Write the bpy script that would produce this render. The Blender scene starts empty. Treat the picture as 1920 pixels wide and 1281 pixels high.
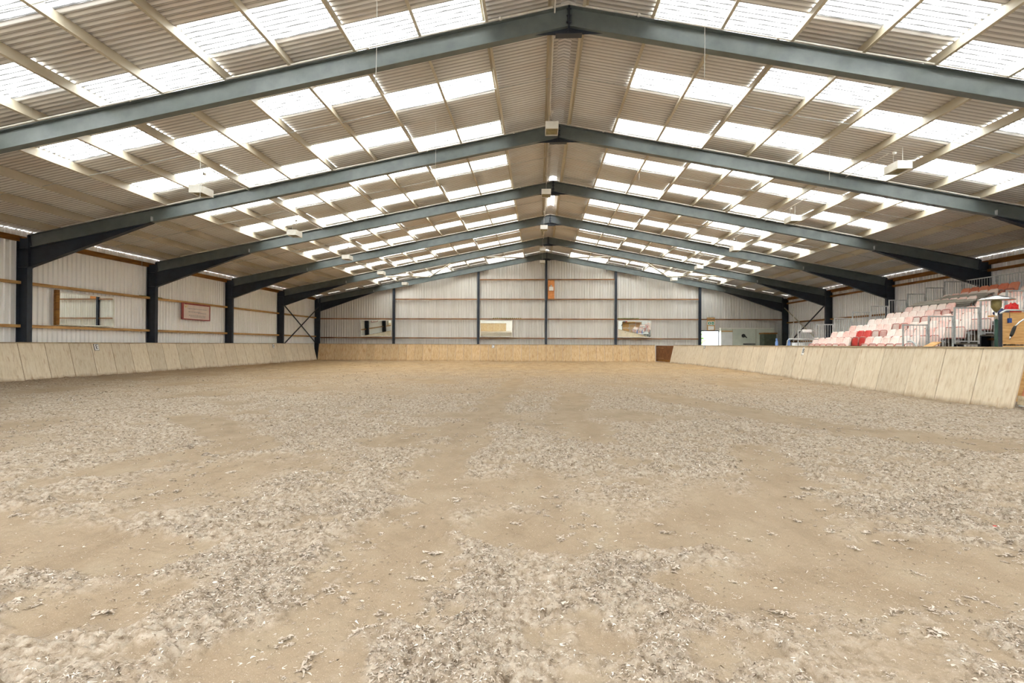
import bpy, bmesh, math, random
import numpy as np
from mathutils import Vector, Matrix

random.seed(11); RNG = np.random.default_rng(11)
SC = bpy.context.scene
COL = SC.collection
PI = math.pi

# ------------------------------------------------------------------ dimensions (metres)
EYE = 1.2924
BAY = 6.096
F1 = 11.30                       # front face of the first portal frame
FY = [F1 + BAY*(k-2) for k in range(8)]      # frames -1..6  (FY[2] is the first one in view)
XR, ZR, SL = 0.6135, 8.466, 0.1941           # ridge, top of steel, slope
XLI, XRI = -17.44, 18.64         # inner faces of the columns
XLW, XRW = -17.92, 19.13         # cladding planes
YN, YF = -2.9, 42.25             # near and far wall
SHEET = 0.30                     # roof sheet above the rafter top
PITCH = BAY/42.0
PUR0, PURD = 0.335, 1.4265       # purlin offsets from the ridge
ORD = ['first','second','third','fourth','fifth','sixth','seventh','eighth','ninth','tenth','eleventh','twelfth','thirteenth','fourteenth','fifteenth',
       'sixteenth','seventeenth','eighteenth','nineteenth','twentieth']
def roofz(x): return ZR - SL*abs(x-XR)

# ------------------------------------------------------------------ materials
def lin(c):
    c = c/255.0
    return c/12.92 if c <= 0.04045 else ((c+0.055)/1.055)**2.4
def rgb(r,g,b): return (lin(r),lin(g),lin(b),1.0)

class NT:
    def __init__(s, name):
        s.m = bpy.data.materials.new(name); s.m.use_nodes = True
        s.t = s.m.node_tree; s.t.nodes.clear()
        s.out = s.n('ShaderNodeOutputMaterial')
    def n(s, typ, **kw):
        nd = s.t.nodes.new(typ)
        for k,v in kw.items():
            if k.startswith('i_'):
                key = k[2:]
                key = int(key) if key.isdigit() else key
                nd.inputs[key].default_value = v
            else: setattr(nd,k,v)
        return nd
    def l(s,a,b): s.t.links.new(a,b)
    def noise(s, vec, scale, detail=3, rough=.55):
        nd = s.n('ShaderNodeTexNoise'); nd.inputs['Scale'].default_value = scale
        nd.inputs['Detail'].default_value = detail; nd.inputs['Roughness'].default_value = rough
        if vec is not None: s.l(vec, nd.inputs['Vector'])
        return nd.outputs['Fac']
    def ramp(s, fac, stops):
        nd = s.n('ShaderNodeValToRGB'); e = nd.color_ramp.elements
        while len(e) < len(stops): e.new(0.5)
        for i,(p,c) in enumerate(stops):
            e[i].position = p; e[i].color = c if len(c)==4 else (*c,1)
        s.l(fac, nd.inputs['Fac']); return nd.outputs['Color']
    def mix(s, fac, a, b, mode='MIX'):
        nd = s.n('ShaderNodeMix'); nd.data_type='RGBA'; nd.blend_type = mode
        for sock,val in ((nd.inputs[0],fac),(nd.inputs[6],a),(nd.inputs[7],b)):
            if hasattr(val,'is_linked'): s.l(val,sock)
            else: sock.default_value = val
        return nd.outputs[2]
    def math(s, op, a, b=0.0, clamp=False):
        nd = s.n('ShaderNodeMath'); nd.operation = op; nd.use_clamp = clamp
        for sock,val in ((nd.inputs[0],a),(nd.inputs[1],b)):
            if hasattr(val,'is_linked'): s.l(val,sock)
            else: sock.default_value = val
        return nd.outputs[0]
    def mapping(s, vec, scale=(1,1,1)):
        nd = s.n('ShaderNodeMapping'); nd.inputs['Scale'].default_value = scale
        s.l(vec, nd.inputs['Vector']); return nd.outputs['Vector']
    def bsdf(s, color, rough=.7, metal=0.0, spec=.3, bump=None, bstr=.3, bdist=.01):
        b = s.n('ShaderNodeBsdfPrincipled')
        for key,val in (('Base Color',color),('Roughness',rough),('Metallic',metal),('Specular IOR Level',spec)):
            if hasattr(val,'is_linked'): s.l(val,b.inputs[key])
            else: b.inputs[key].default_value = val
        if bump is not None:
            bn = s.n('ShaderNodeBump'); bn.inputs['Strength'].default_value = bstr; bn.inputs['Distance'].default_value = bdist
            s.l(bump, bn.inputs['Height']); s.l(bn.outputs['Normal'], b.inputs['Normal'])
        s.l(b.outputs['BSDF'], s.out.inputs['Surface']); return b

def simple(name, c1, c2=None, scale=4.0, rough=.6, metal=0.0, spec=.3, coord='Object', stretch=(1,1,1), lo=.35, hi=.65, rnd=0.0, bump=0.0):
    k = NT(name); tc = k.n('ShaderNodeTexCoord'); vec = k.mapping(tc.outputs[coord], stretch)
    if c2 is None: c2 = tuple(min(1,x*.75) for x in c1[:3])+(1,)
    f = k.noise(vec, scale, 4)
    col = k.ramp(f, [(lo,c1),(hi,c2)])
    if rnd:
        oi = k.n('ShaderNodeObjectInfo')
        v = k.math('MULTIPLY_ADD', oi.outputs['Random'], rnd); v.node.inputs[2].default_value = 1-rnd/2
        hs = k.n('ShaderNodeHueSaturation'); k.l(col,hs.inputs['Color']); k.l(v,hs.inputs['Value']); col = hs.outputs['Color']
    k.bsdf(col, rough, metal, spec, bump=f if bump else None, bstr=bump)
    return k.m

M = {}
M['steel'] = simple('lit_rafter_steel', rgb(103,111,109), rgb(89,97,97), 3.0, rough=.42, spec=.5)  # frame paint lightened for rafters; the light on them is put into the colour
M['steel_dark'] = simple('painted_column_steel', rgb(42,50,62), rgb(32,39,50), 3.0, rough=.45, spec=.45)
M['bolt'] = simple('bolt_steel', rgb(120,122,124), None, 20, rough=.4, metal=.6)
M['purlin'] = simple('cream_purlin', rgb(206,198,180), rgb(176,164,140), 2.2, rough=.5, spec=.35, stretch=(1,.25,1), lo=.3, hi=.75)
M['galv'] = simple('galvanised_steel', rgb(205,208,206), rgb(168,172,172), 9, rough=.42, metal=.35, spec=.5)
M['white_metal'] = simple('white_enamel', rgb(236,234,226), rgb(222,219,208), 5, rough=.4, spec=.4)
M['olive'] = simple('lamp_reflector', rgb(150,138,92), rgb(112,102,66), 6, rough=.35, metal=.2)
M['conduit'] = simple('white_conduit', rgb(235,232,226), rgb(214,210,202), 5, rough=.5)
M['wire'] = simple('thin_wire', rgb(200,198,192), None, 5, rough=.5)
M['timber'] = simple('rail_timber', rgb(206,168,112), rgb(160,118,70), 2.5, rough=.7, stretch=(3,.6,6), rnd=.25)
M['timber_end'] = simple('gable_rail_timber', rgb(170,124,82), rgb(112,78,50), 2.5, rough=.7, stretch=(.6,3,6), rnd=.25)
M['timber_brown'] = simple('eaves_timber', rgb(150,104,48), rgb(112,74,32), 2.5, rough=.7, stretch=(3,.6,6), rnd=.2)
M['moss'] = simple('mossy_green', rgb(110,128,40), rgb(78,96,26), 14, rough=.9)
M['ply'] = simple('plywood', rgb(222,178,118), rgb(196,146,88), 3, rough=.6, stretch=(1,1,7))
M['ply_orange'] = simple('orange_plywood', rgb(222,152,92), rgb(196,124,66), 5, rough=.6)
M['gate'] = simple('brown_gate_ply', rgb(126,84,52), rgb(96,60,36), 3, rough=.6, stretch=(6,6,1))
M['redgate'] = simple('reddish_door_ply', rgb(188,120,84), rgb(150,86,58), 3, rough=.6, stretch=(6,6,1))
M['black'] = simple('black_rubber', rgb(34,33,31), rgb(48,46,42), 10, rough=.6)
M['chrome'] = simple('chrome', rgb(225,225,222), rgb(200,200,198), 10, rough=.18, metal=.9)
M['green_pole'] = simple('dark_green_paint', rgb(38,70,56), rgb(30,56,46), 6, rough=.4)
M['red'] = simple('red_cloth', rgb(206,42,38), rgb(150,24,26), 12, rough=.8)
M['blue'] = simple('blue_plastic', rgb(60,92,160), rgb(44,70,130), 8, rough=.45)
M['paleblue'] = simple('pale_blue_plastic', rgb(128,158,212), rgb(104,138,196), 8, rough=.4)
M['navy'] = simple('navy_cloth', rgb(42,48,80), rgb(70,80,110), 10, rough=.85)
M['letter'] = simple('dark_lettering', rgb(40,48,66), rgb(34,40,56), 8, rough=.6)
M['plaque'] = simple('white_plaque', rgb(238,238,234), rgb(222,222,218), 8, rough=.5)
M['maroon'] = simple('maroon_banner', rgb(168,86,82), rgb(138,60,62), 4, rough=.6)
M['bannerwhite'] = simple('banner_white', rgb(232,220,210), rgb(222,202,194), 3, rough=.6)
M['print'] = simple('faded_print', rgb(196,186,180), rgb(182,170,166), 12, rough=.7)
M['gold'] = simple('emblem_gold', rgb(230,214,180), rgb(214,190,140), 12, rough=.6)
M['grey_sheet'] = simple('grey_fibre_sheet', rgb(176,170,158), rgb(146,140,128), 5, rough=.85, stretch=(3,.5,1), rnd=.15)
M['cabin'] = simple('pale_green_panel', rgb(212,216,202), rgb(198,204,190), 2, rough=.5)
M['greenbox'] = simple('dark_green_plastic', rgb(74,82,66), rgb(58,64,52), 5, rough=.6)
M['greensign'] = simple('green_sign', rgb(40,140,100), rgb(34,124,88), 8, rough=.5)
M['deck'] = simple('stand_deck', rgb(120,112,100), rgb(96,88,78), 5, rough=.8)
M['render'] = simple('white_render', rgb(236,236,234), rgb(224,224,220), 2, rough=.8)
M['leaf'] = simple('hedge_leaf', rgb(96,128,62), rgb(60,92,40), 6, rough=.8)
M['tarmac'] = simple('outside_tarmac', rgb(150,148,142), rgb(128,126,120), 2, rough=.9)
M['mirror'] = None
k = NT('mirror_glass'); k.bsdf((.86,.90,.86,1), rough=.015, metal=1.0); M['mirror'] = k.m

# corrugated fibre-cement roof, grubby, lighter and darker sheets
k = NT('fibre_cement'); geo = k.n('ShaderNodeNewGeometry'); P = geo.outputs['Position']
sep = k.n('ShaderNodeSeparateXYZ'); k.l(P, sep.inputs[0])
big = k.noise(k.mapping(P,(.25,.8,1)), 1.0, 4); fine = k.noise(k.mapping(P,(1.2,9,3)), 2.0, 4)
c = k.ramp(big, [(.32,rgb(248,247,246)),(.52,rgb(239,237,235)),(.72,rgb(233,223,214))])
c = k.mix(k.math('MULTIPLY',fine,.35), c, rgb(166,160,152))
yy = k.math('MULTIPLY', k.math('SUBTRACT', sep.outputs['Y'], F1+1.53), 1/PITCH)      # corrugation shade painted into the colour as dark bands
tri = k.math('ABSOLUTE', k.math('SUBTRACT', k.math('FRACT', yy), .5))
groove_shade = k.math('SUBTRACT', 1.0, k.math('MULTIPLY', k.math('ABSOLUTE', k.math('SUBTRACT', k.math('FRACT', yy), .25)), 4.4), True)
c = k.mix(k.math('MULTIPLY', groove_shade, .80), c, rgb(70,62,54))
lobe_shade = k.math('SUBTRACT', 1.0, k.math('MULTIPLY', k.math('ABSOLUTE', k.math('SUBTRACT', k.math('FRACT', yy), .68)), 11.0), True)  # narrow line of painted shade by each low lobe
c = k.mix(k.math('MULTIPLY', lobe_shade, .72), c, rgb(84,72,62))
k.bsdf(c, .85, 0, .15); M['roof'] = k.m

# rooflight sheet: translucent, with dirt in the valleys and lichen spots
k = NT('translucent_rooflight'); geo = k.n('ShaderNodeNewGeometry'); P = geo.outputs['Position']
sep = k.n('ShaderNodeSeparateXYZ'); k.l(P, sep.inputs[0])
yy = k.math('MULTIPLY', k.math('SUBTRACT', sep.outputs['Y'], F1+1.53), 1/PITCH)
tri = k.math('ABSOLUTE', k.math('SUBTRACT', k.math('FRACT', yy), .75))
brk = k.noise(k.mapping(P,(1.5,6,1)), 2.5, 3)
line = k.math('SUBTRACT', k.math('MULTIPLY_ADD', brk, 3.2), k.math('MULTIPLY', tri, 11.5), True)
sp = k.noise(k.mapping(P,(1,1,1)), 13.0, 5, .7); spm = k.ramp(sp, [(.60,(0,0,0)),(.72,(1,1,1))])
zone = k.ramp(k.noise(P, .9, 3), [(.42,(.15,.15,.15)),(.62,(1,1,1))])
spf = k.math('MULTIPLY', k.math('MULTIPLY', spm, zone), .93)
col = k.mix(spf, (.90,.91,.88,1), rgb(70,66,36))
col = k.mix(k.math('MULTIPLY', line, .97), col, rgb(30,28,25))
tr = k.n('ShaderNodeBsdfTranslucent'); k.l(col, tr.inputs['Color'])
df = k.n('ShaderNodeBsdfDiffuse'); k.l(col, df.inputs['Color'])
mx = k.n('ShaderNodeMixShader'); mx.inputs[0].default_value = .12
k.l(tr.outputs[0], mx.inputs[1]); k.l(df.outputs[0], mx.inputs[2]); k.l(mx.outputs[0], k.out.inputs['Surface'])
M['rooflight'] = k.m
k = NT('clear_rooflight'); tr = k.n('ShaderNodeBsdfTranslucent'); tr.inputs[0].default_value = (.86,.91,1,1)
tp = k.n('ShaderNodeBsdfTransparent'); mx = k.n('ShaderNodeMixShader'); mx.inputs[0].default_value = .5
k.l(tr.outputs[0], mx.inputs[1]); k.l(tp.outputs[0], mx.inputs[2]); k.l(mx.outputs[0], k.out.inputs['Surface'])
M['ridgelight'] = k.m

# box-profile wall cladding
def cladding(name, ca, cb, axis):
    k = NT(name); geo = k.n('ShaderNodeNewGeometry'); P = geo.outputs['Position']
    f = k.noise(k.mapping(P,(2.2,2.2,.25)), 1.6, 4)
    c = k.ramp(f, [(.3,ca),(.7,cb)])
    g = k.noise(P, .35, 2); c = k.mix(k.math('MULTIPLY',g,.25), c, rgb(222,212,194))
    k.bsdf(c, .5, 0, .35); return k.m
M['clad'] = cladding('wall_cladding', rgb(250,250,250), rgb(243,243,243), 0)
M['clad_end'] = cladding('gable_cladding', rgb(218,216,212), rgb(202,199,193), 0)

# kickboard ply: weathered, vertical grain, mud splashed along the foot
def board_mat(name, ca, cb, cc, mud, streak):
    k = NT(name); tc = k.n('ShaderNodeTexCoord'); O = tc.outputs['Object']
    oi = k.n('ShaderNodeObjectInfo')
    shift = k.n('ShaderNodeVectorMath'); shift.operation='ADD'
    mul = k.n('ShaderNodeVectorMath'); mul.operation='SCALE'; mul.inputs[0].default_value=(37,11,23)
    k.l(oi.outputs['Random'], mul.inputs['Scale']); k.l(O, shift.inputs[0]); k.l(mul.outputs[0], shift.inputs[1]); V = shift.outputs[0]
    grain = k.noise(k.mapping(V,(14,14,.9)), 1.0, 5, .6)
    blot = k.noise(k.mapping(V,(2.2,2,.8)), 1.0, 3)
    c = k.ramp(grain, [(.30,cb),(.50,ca),(.70,cc)])
    c = k.mix(k.math('MULTIPLY', blot, .55), c, ca)
    sep = k.n('ShaderNodeSeparateXYZ'); k.l(O, sep.inputs[0])
    # rusty runs and knots
    run = k.noise(k.mapping(V,(9,9,1.6)), 1.0, 2); rm = k.ramp(run, [(.60,(0,0,0)),(.74,(1,1,1))])
    c = k.mix(k.math('MULTIPLY', rm, streak), c, rgb(150,98,54))
    # plank joints
    u = k.math('FRACT', k.math('MULTIPLY', sep.outputs['X'], 1/.243))
    j = k.math('LESS_THAN', u, .025); c = k.mix(k.math('MULTIPLY', j, .35), c, rgb(110,80,50))
    seam = k.math('LESS_THAN', k.math('ADD', sep.outputs['X'], k.math('MULTIPLY', k.noise(k.mapping(V,(3,3,5)),1.0,3), -.045)), .0)
    c = k.mix(k.math('MULTIPLY', seam, .4), c, rgb(118,84,52))
    dash = k.noise(k.mapping(V,(26,20,2.2)), 1.0, 1); dm = k.ramp(dash, [(.74,(0,0,0)),(.80,(1,1,1))])
    c = k.mix(k.math('MULTIPLY', dm, streak), c, rgb(96,62,36))
    # mud at the foot
    edge = k.noise(k.mapping(V,(4,4,2)), 1.0, 4)
    md = k.math('SUBTRACT', k.math('MULTIPLY', edge, .24), sep.outputs['Z']); md = k.math('MULTIPLY', md, 6.0, True)
    c = k.mix(k.math('MULTIPLY', md, mud), c, rgb(120,88,54))
    v = k.math('MULTIPLY_ADD', oi.outputs['Random'], .16); v.node.inputs[2].default_value = .92
    hs = k.n('ShaderNodeHueSaturation'); k.l(c,hs.inputs['Color']); k.l(v,hs.inputs['Value'])
    k.bsdf(hs.outputs['Color'], .75, 0, .2, bump=grain, bstr=.15); return k.m
M['board_l'] = board_mat('pale_kickboard', rgb(210,196,172), rgb(190,171,144), rgb(218,207,188), .75, .36)
M['board_e'] = board_mat('golden_kickboard', rgb(200,172,132), rgb(174,138,96), rgb(210,188,154), .5, .5)
M['cap'] = simple('weathered_cap', rgb(186,170,142), rgb(150,134,108), 3, rough=.8, stretch=(4,.6,4))

# seats: faded pink plastic, redder along the rims
def seat_mat(name, pale, mid, strong, amt):
    k = NT(name); tc = k.n('ShaderNodeTexCoord'); oi = k.n('ShaderNodeObjectInfo')
    O = tc.outputs['Object']; G = tc.outputs['Generated']
    f = k.noise(O, 5.0, 3); fr = k.math('ADD', k.math('MULTIPLY', f, .8), k.math('MULTIPLY', oi.outputs['Random'], amt))
    c = k.ramp(fr, [(.35,pale),(.62,mid),(.95,strong)])
    sep = k.n('ShaderNodeSeparateXYZ'); k.l(G, sep.inputs[0])
    low = k.math('LESS_THAN', sep.outputs['Z'], .10)
    c = k.mix(k.math('MULTIPLY', low, .8), c, rgb(176,52,46))
    k.bsdf(c, .5, 0, .35); return k.m
M['seat'] = seat_mat('faded_seat_plastic', rgb(246,238,230), rgb(243,224,214), rgb(232,172,160), .40)
M['seat_rim'] = simple('seat_rim_red', rgb(196,92,84), rgb(214,160,148), 4, rough=.5, rnd=.4)
M['seat_red'] = seat_mat('bright_red_seat', rgb(214,72,62), rgb(206,58,52), rgb(186,40,38), .3)
M['seat_salmon'] = seat_mat('salmon_seat', rgb(240,160,126), rgb(234,142,110), rgb(216,108,84), .4)

# sand and fibre riding surface
k = NT('riding_surface'); geo = k.n('ShaderNodeNewGeometry'); P = geo.outputs['Position']
at = k.n('ShaderNodeAttribute'); at.attribute_name = 'patch'
sep = k.n('ShaderNodeSeparateXYZ'); k.l(P, sep.inputs[0])
n1 = k.noise(P, 22, 5, .65); n2 = k.noise(k.mapping(P,(1,.6,1)), 3.0, 4); n3 = k.noise(P, 75, 3, .7)
sand = k.ramp(n2, [(.3,rgb(139,125,105)),(.5,rgb(133,117,97)),(.7,rgb(124,108,88))])
fib = k.ramp(n1, [(.32,rgb(96,82,67)),(.46,rgb(140,126,109)),(.62,rgb(164,153,138))])
col = k.mix(at.outputs['Fac'], sand, fib)
col = k.mix(k.math('MULTIPLY', n3, .22), col, rgb(98,85,68))
grit = k.noise(P, 160, 2, .6); gm = k.ramp(grit, [(.60,(0,0,0)),(.70,(1,1,1))])
col = k.mix(k.math('MULTIPLY', gm, .5), col, rgb(176,164,146))
far = k.n('ShaderNodeMapRange'); far.inputs[1].default_value=11; far.inputs[2].default_value=30; k.l(sep.outputs['Y'], far.inputs[0])
brown = k.ramp(k.noise(k.mapping(P,(1,.35,1)), 2.2, 4), [(.35,rgb(176,147,108)),(.65,rgb(154,125,88))])
lowf = k.noise(P,.22,2)
col = k.mix(k.math('MULTIPLY', far.outputs[0], k.math('MULTIPLY_ADD', lowf, .6)), col, brown)
bh = k.math('ADD', k.math('MULTIPLY', n1, 1.0), k.math('MULTIPLY', n3, .5))
k.bsdf(col, .95, 0, .08, bump=bh, bstr=.55, bdist=.012); M['floor'] = k.m
k = NT('fibre_scraps'); at = k.n('ShaderNodeAttribute'); at.attribute_name = 'tint'; k.bsdf(at.outputs['Color'], .9, 0, .1); M['fibre'] = k.m

# ------------------------------------------------------------------ mesh helpers
class MB:
    def __init__(s): s.v=[]; s.f=[]
    def add(s, vs, fs):
        o=len(s.v); s.v.extend([tuple(p) for p in vs]); s.f.extend([tuple(i+o for i in q) for q in fs]); return s
    def box(s,x0,x1,y0,y1,z0,z1):
        return s.add([(x0,y0,z0),(x1,y0,z0),(x1,y1,z0),(x0,y1,z0),(x0,y0,z1),(x1,y0,z1),(x1,y1,z1),(x0,y1,z1)],
            [(3,2,1,0),(4,5,6,7),(0,1,5,4),(1,2,6,5),(2,3,7,6),(3,0,4,7)])
    def bar(s,p0,p1,w,h,up=(0,0,1),drop=0.0):
        # box along p0-p1; w across, h along up; its top face lies `drop` below the line
        p0=Vector(p0);p1=Vector(p1);d=(p1-p0).normalized();u=Vector(up);u=(u-d*u.dot(d)).normalized();a=d.cross(u)
        vs=[]
        for p in (p0,p1):
            for su in (-(drop+h),-drop):
                for sa in (-w/2,w/2): vs.append(p+u*su+a*sa)
        return s.add(vs,[(0,1,3,2),(4,6,7,5),(0,4,5,1),(2,3,7,6),(0,2,6,4),(1,5,7,3)])
    def tube(s,pts,r,n=8):
        pts=[Vector(p) for p in pts]; rings=[]; prev=None
        rr = r if isinstance(r,(list,tuple)) else [r]*len(pts)
        vs=[];fs=[]
        for i,p in enumerate(pts):
            d=((pts[min(i+1,len(pts)-1)]-pts[max(i-1,0)])).normalized()
            if prev is None:
                a=d.orthogonal().normalized()
            else:
                a=(prev-d*prev.dot(d)).normalized()
            prev=a; b=d.cross(a)
            for j in range(n):
                t=2*PI*j/n; vs.append(p+(a*math.cos(t)+b*math.sin(t))*rr[i])
        for i in range(len(pts)-1):
            for j in range(n):
                q=(j+1)%n; fs.append((i*n+j,i*n+q,(i+1)*n+q,(i+1)*n+j))
        fs.append(tuple(range(n-1,-1,-1))); m=(len(pts)-1)*n; fs.append(tuple(range(m,m+n)))
        return s.add(vs,fs)
    def lathe(s,prof,n=20,cx=0,cy=0):
        vs=[];fs=[]
        for (r,z) in prof:
            for j in range(n):
                t=2*PI*j/n; vs.append((cx+r*math.cos(t),cy+r*math.sin(t),z))
        for i in range(len(prof)-1):
            for j in range(n):
                q=(j+1)%n; fs.append((i*n+j,i*n+q,(i+1)*n+q,(i+1)*n+j))
        fs.append(tuple(range(n-1,-1,-1))); m=(len(prof)-1)*n; fs.append(tuple(range(m,m+n)))
        return s.add(vs,fs)
    def prism(s,poly,y0,y1):            # poly of (x,z) extruded along y
        n=len(poly); vs=[(x,y0,z) for x,z in poly]+[(x,y1,z) for x,z in poly]
        fs=[tuple(range(n)),tuple(range(2*n-1,n-1,-1))]+[(i,i+n,(i+1)%n+n,(i+1)%n) for i in range(n)]
        return s.add(vs,fs)
    def mesh(s,name,mat,smooth=False):
        me=bpy.data.meshes.new(name); me.from_pydata(s.v,[],s.f); me.update()
        me.materials.append(mat)
        if smooth: me.polygons.foreach_set('use_smooth',[True]*len(me.polygons))
        return me
    def build(s,name,mat,parent=None,smooth=False,loc=None,rotz=0.0):
        return obj(name,s.mesh(name,mat,smooth),parent,loc,rotz)

def obj(name,me,parent=None,loc=None,rotz=0.0):
    o=bpy.data.objects.new(name,me); COL.objects.link(o)
    if parent is not None: o.parent=parent
    if loc is not None: o.location=loc
    if rotz: o.rotation_euler=(0,0,rotz)
    return o
def tag(o,label,cat,group=None,kind=None):
    o['label']=label; o['category']=cat
    if group: o['group']=group
    if kind: o['kind']=kind
    return o
def thing(name,label,cat,loc=(0,0,0),rotz=0.0,group=None):
    o=bpy.data.objects.new(name,None); COL.objects.link(o); o.empty_display_size=.2
    o.location=loc; o.rotation_euler=(0,0,rotz); return tag(o,label,cat,group)
def struct(o,label,cat):
    o['kind']='structure'; o['label']=label; o['category']=cat; return o
def text_mesh(name,txt,size,mat,parent,loc,rot):
    cu=bpy.data.curves.new(name,'FONT'); cu.body=txt; cu.size=size; cu.align_x='CENTER'; cu.align_y='CENTER'; cu.extrude=.004
    t=bpy.data.objects.new(name,cu); COL.objects.link(t)
    dg=bpy.context.evaluated_depsgraph_get(); dg.update()
    me=bpy.data.meshes.new_from_object(t.evaluated_get(dg)); bpy.data.objects.remove(t)
    me.materials.clear(); me.materials.append(mat)
    o=obj(name,me,parent,loc); o.rotation_euler=rot; return o

# ------------------------------------------------------------------ noise for the ground
def _h(ix,iy,seed):
    h=(ix.astype(np.int64)*374761393+iy.astype(np.int64)*668265263+seed*2147483647)&0xFFFFFFFF
    h=((h^(h>>13))*1274126177)&0xFFFFFFFF
    h=h^(h>>16); return (h&0xFFFF)/65535.0
def vn(x,y,seed=0):
    ix=np.floor(x);iy=np.floor(y);fx=x-ix;fy=y-iy
    fx=fx*fx*(3-2*fx);fy=fy*fy*(3-2*fy)
    a=_h(ix,iy,seed);b=_h(ix+1,iy,seed);c_=_h(ix,iy+1,seed);d=_h(ix+1,iy+1,seed)
    return (a*(1-fx)+b*fx)*(1-fy)+(c_*(1-fx)+d*fx)*fy
def fbm(x,y,o=4,seed=0):
    t=0;a=.5;n=0
    for i in range(o):
        t=t+a*vn(x,y,seed+i*7);n+=a;a*=.5;x=x*2.03+13.7;y=y*2.03-7.1
    return t/n
# smooth sandy wheel tracks and scuffed-clear bands: (points, half width)
TRACKS=[([(-.75,20),(-1.0,9.2),(-1.0,6.1),(-.85,4.6),(-.85,3.4),(-1.0,2.5),(-1.3,1.6)],.22),
        ([(-.2,3.75),(1.2,3.7),(2.8,3.35),(4.2,3.2)],.26),
        ([(1.0,2.95),(2.2,3.05),(3.4,2.8),(4.2,2.75)],.22),
        ([(2.75,6.8),(2.3,5.0),(1.9,4.2)],.20),
        ([(-4.0,3.7),(-3.1,3.35),(-2.4,3.1)],.22),
        ([(-2.4,2.55),(-2.1,2.7)],.16),
        ([(-1.2,8.2),(-1.9,7.0)],.35),
        ([(.9,14),(.55,9.5),(.8,7.4)],.3),
        ([(3.0,14),(4.4,9.0),(6.0,7.2)],.45),
        ([(-6,9),(-3.6,6.6),(-4.4,5.2)],.3)]
def patch(x,y):
    n=fbm(x*.62+3.1,y*.62,4,3)
    p=np.clip((n-.255)/.17,0,1)
    e=(fbm(x*3,y*3,4,31)-.5)*.62
    for pts,w in TRACKS:
        d=np.full_like(x,9.0)
        for (ax,ay),(bx,by) in zip(pts[:-1],pts[1:]):
            dx=bx-ax;dy=by-ay;t=np.clip(((x-ax)*dx+(y-ay)*dy)/(dx*dx+dy*dy),0,1)
            d=np.minimum(d,np.hypot(x-ax-t*dx,y-ay-t*dy))
        p=p*np.clip((d+e-w)/.16,0,1)
    return p*np.clip((fbm(x*4.2,y*4.2,3,37)-.27)/.14,.12,1)
def ground_h(x,y,p):
    wx=x+(fbm(x*7,y*7,2,51)-.5)*.16; wy=y+(fbm(x*7,y*7,2,57)-.5)*.16
    a=fbm(wx*13,wy*13,3,11); r=1-np.abs(2*fbm(wx*24,wy*24,2,17)-1); f=1-np.abs(2*vn(wx*55,wy*55,61)-1)
    lump=(a-.42)*.075+(r-.6)*.036+(f-.5)*.018
    sandy=(fbm(x*5,y*5,4,23)-.5)*.022+(fbm(x*26,y*26,2,27)-.5)*.011
    return lump*p+sandy*(1-p)+(fbm(x*.8,y*.8,2,29)-.5)*.045-.014*(1-p)

def build_floor():
    ys=[-2.7,-2,-1,0,.8,1.3]
    y=1.55
    while y<41.2: ys.append(y); y+=max(.008,.0046*y)
    xs=list(np.arange(-4.6,4.6001,.0125))
    x=4.615;st=.014
    while x<11.2: xs.append(x); x+=st; st=min(st*1.022,.13)
    x=-4.615;st=.014; lo=[]
    while x>-17.6: lo.append(x); x-=st; st=min(st*1.022,.13)
    xs=np.array(sorted(lo)+xs);ys=np.array(ys)
    X,Y=np.meshgrid(xs,ys);X=X.ravel();Y=Y.ravel()
    p=patch(X,Y);Z=ground_h(X,Y,p)
    nx,ny=len(xs),len(ys)
    me=bpy.data.meshes.new('floor');me.vertices.add(nx*ny)
    me.vertices.foreach_set('co',np.stack([X,Y,Z],1).astype(np.float32).ravel())
    i=(np.arange(ny-1)[:,None]*nx+np.arange(nx-1)[None,:]).ravel()
    q=np.stack([i,i+1,i+nx+1,i+nx],1).astype(np.int32)
    me.loops.add(q.size);me.loops.foreach_set('vertex_index',q.ravel())
    me.polygons.add(len(q));me.polygons.foreach_set('loop_start',np.arange(0,q.size,4,dtype=np.int32))
    me.update(calc_edges=True)
    me.polygons.foreach_set('use_smooth',np.ones(len(q),dtype=bool))
    at=me.attributes.new('patch','FLOAT','POINT');at.data.foreach_set('value',p.astype(np.float32))
    me.materials.append(M['floor'])
    struct(obj('floor',me),'trampled sand and fibre riding surface of the arena','floor')

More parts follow.
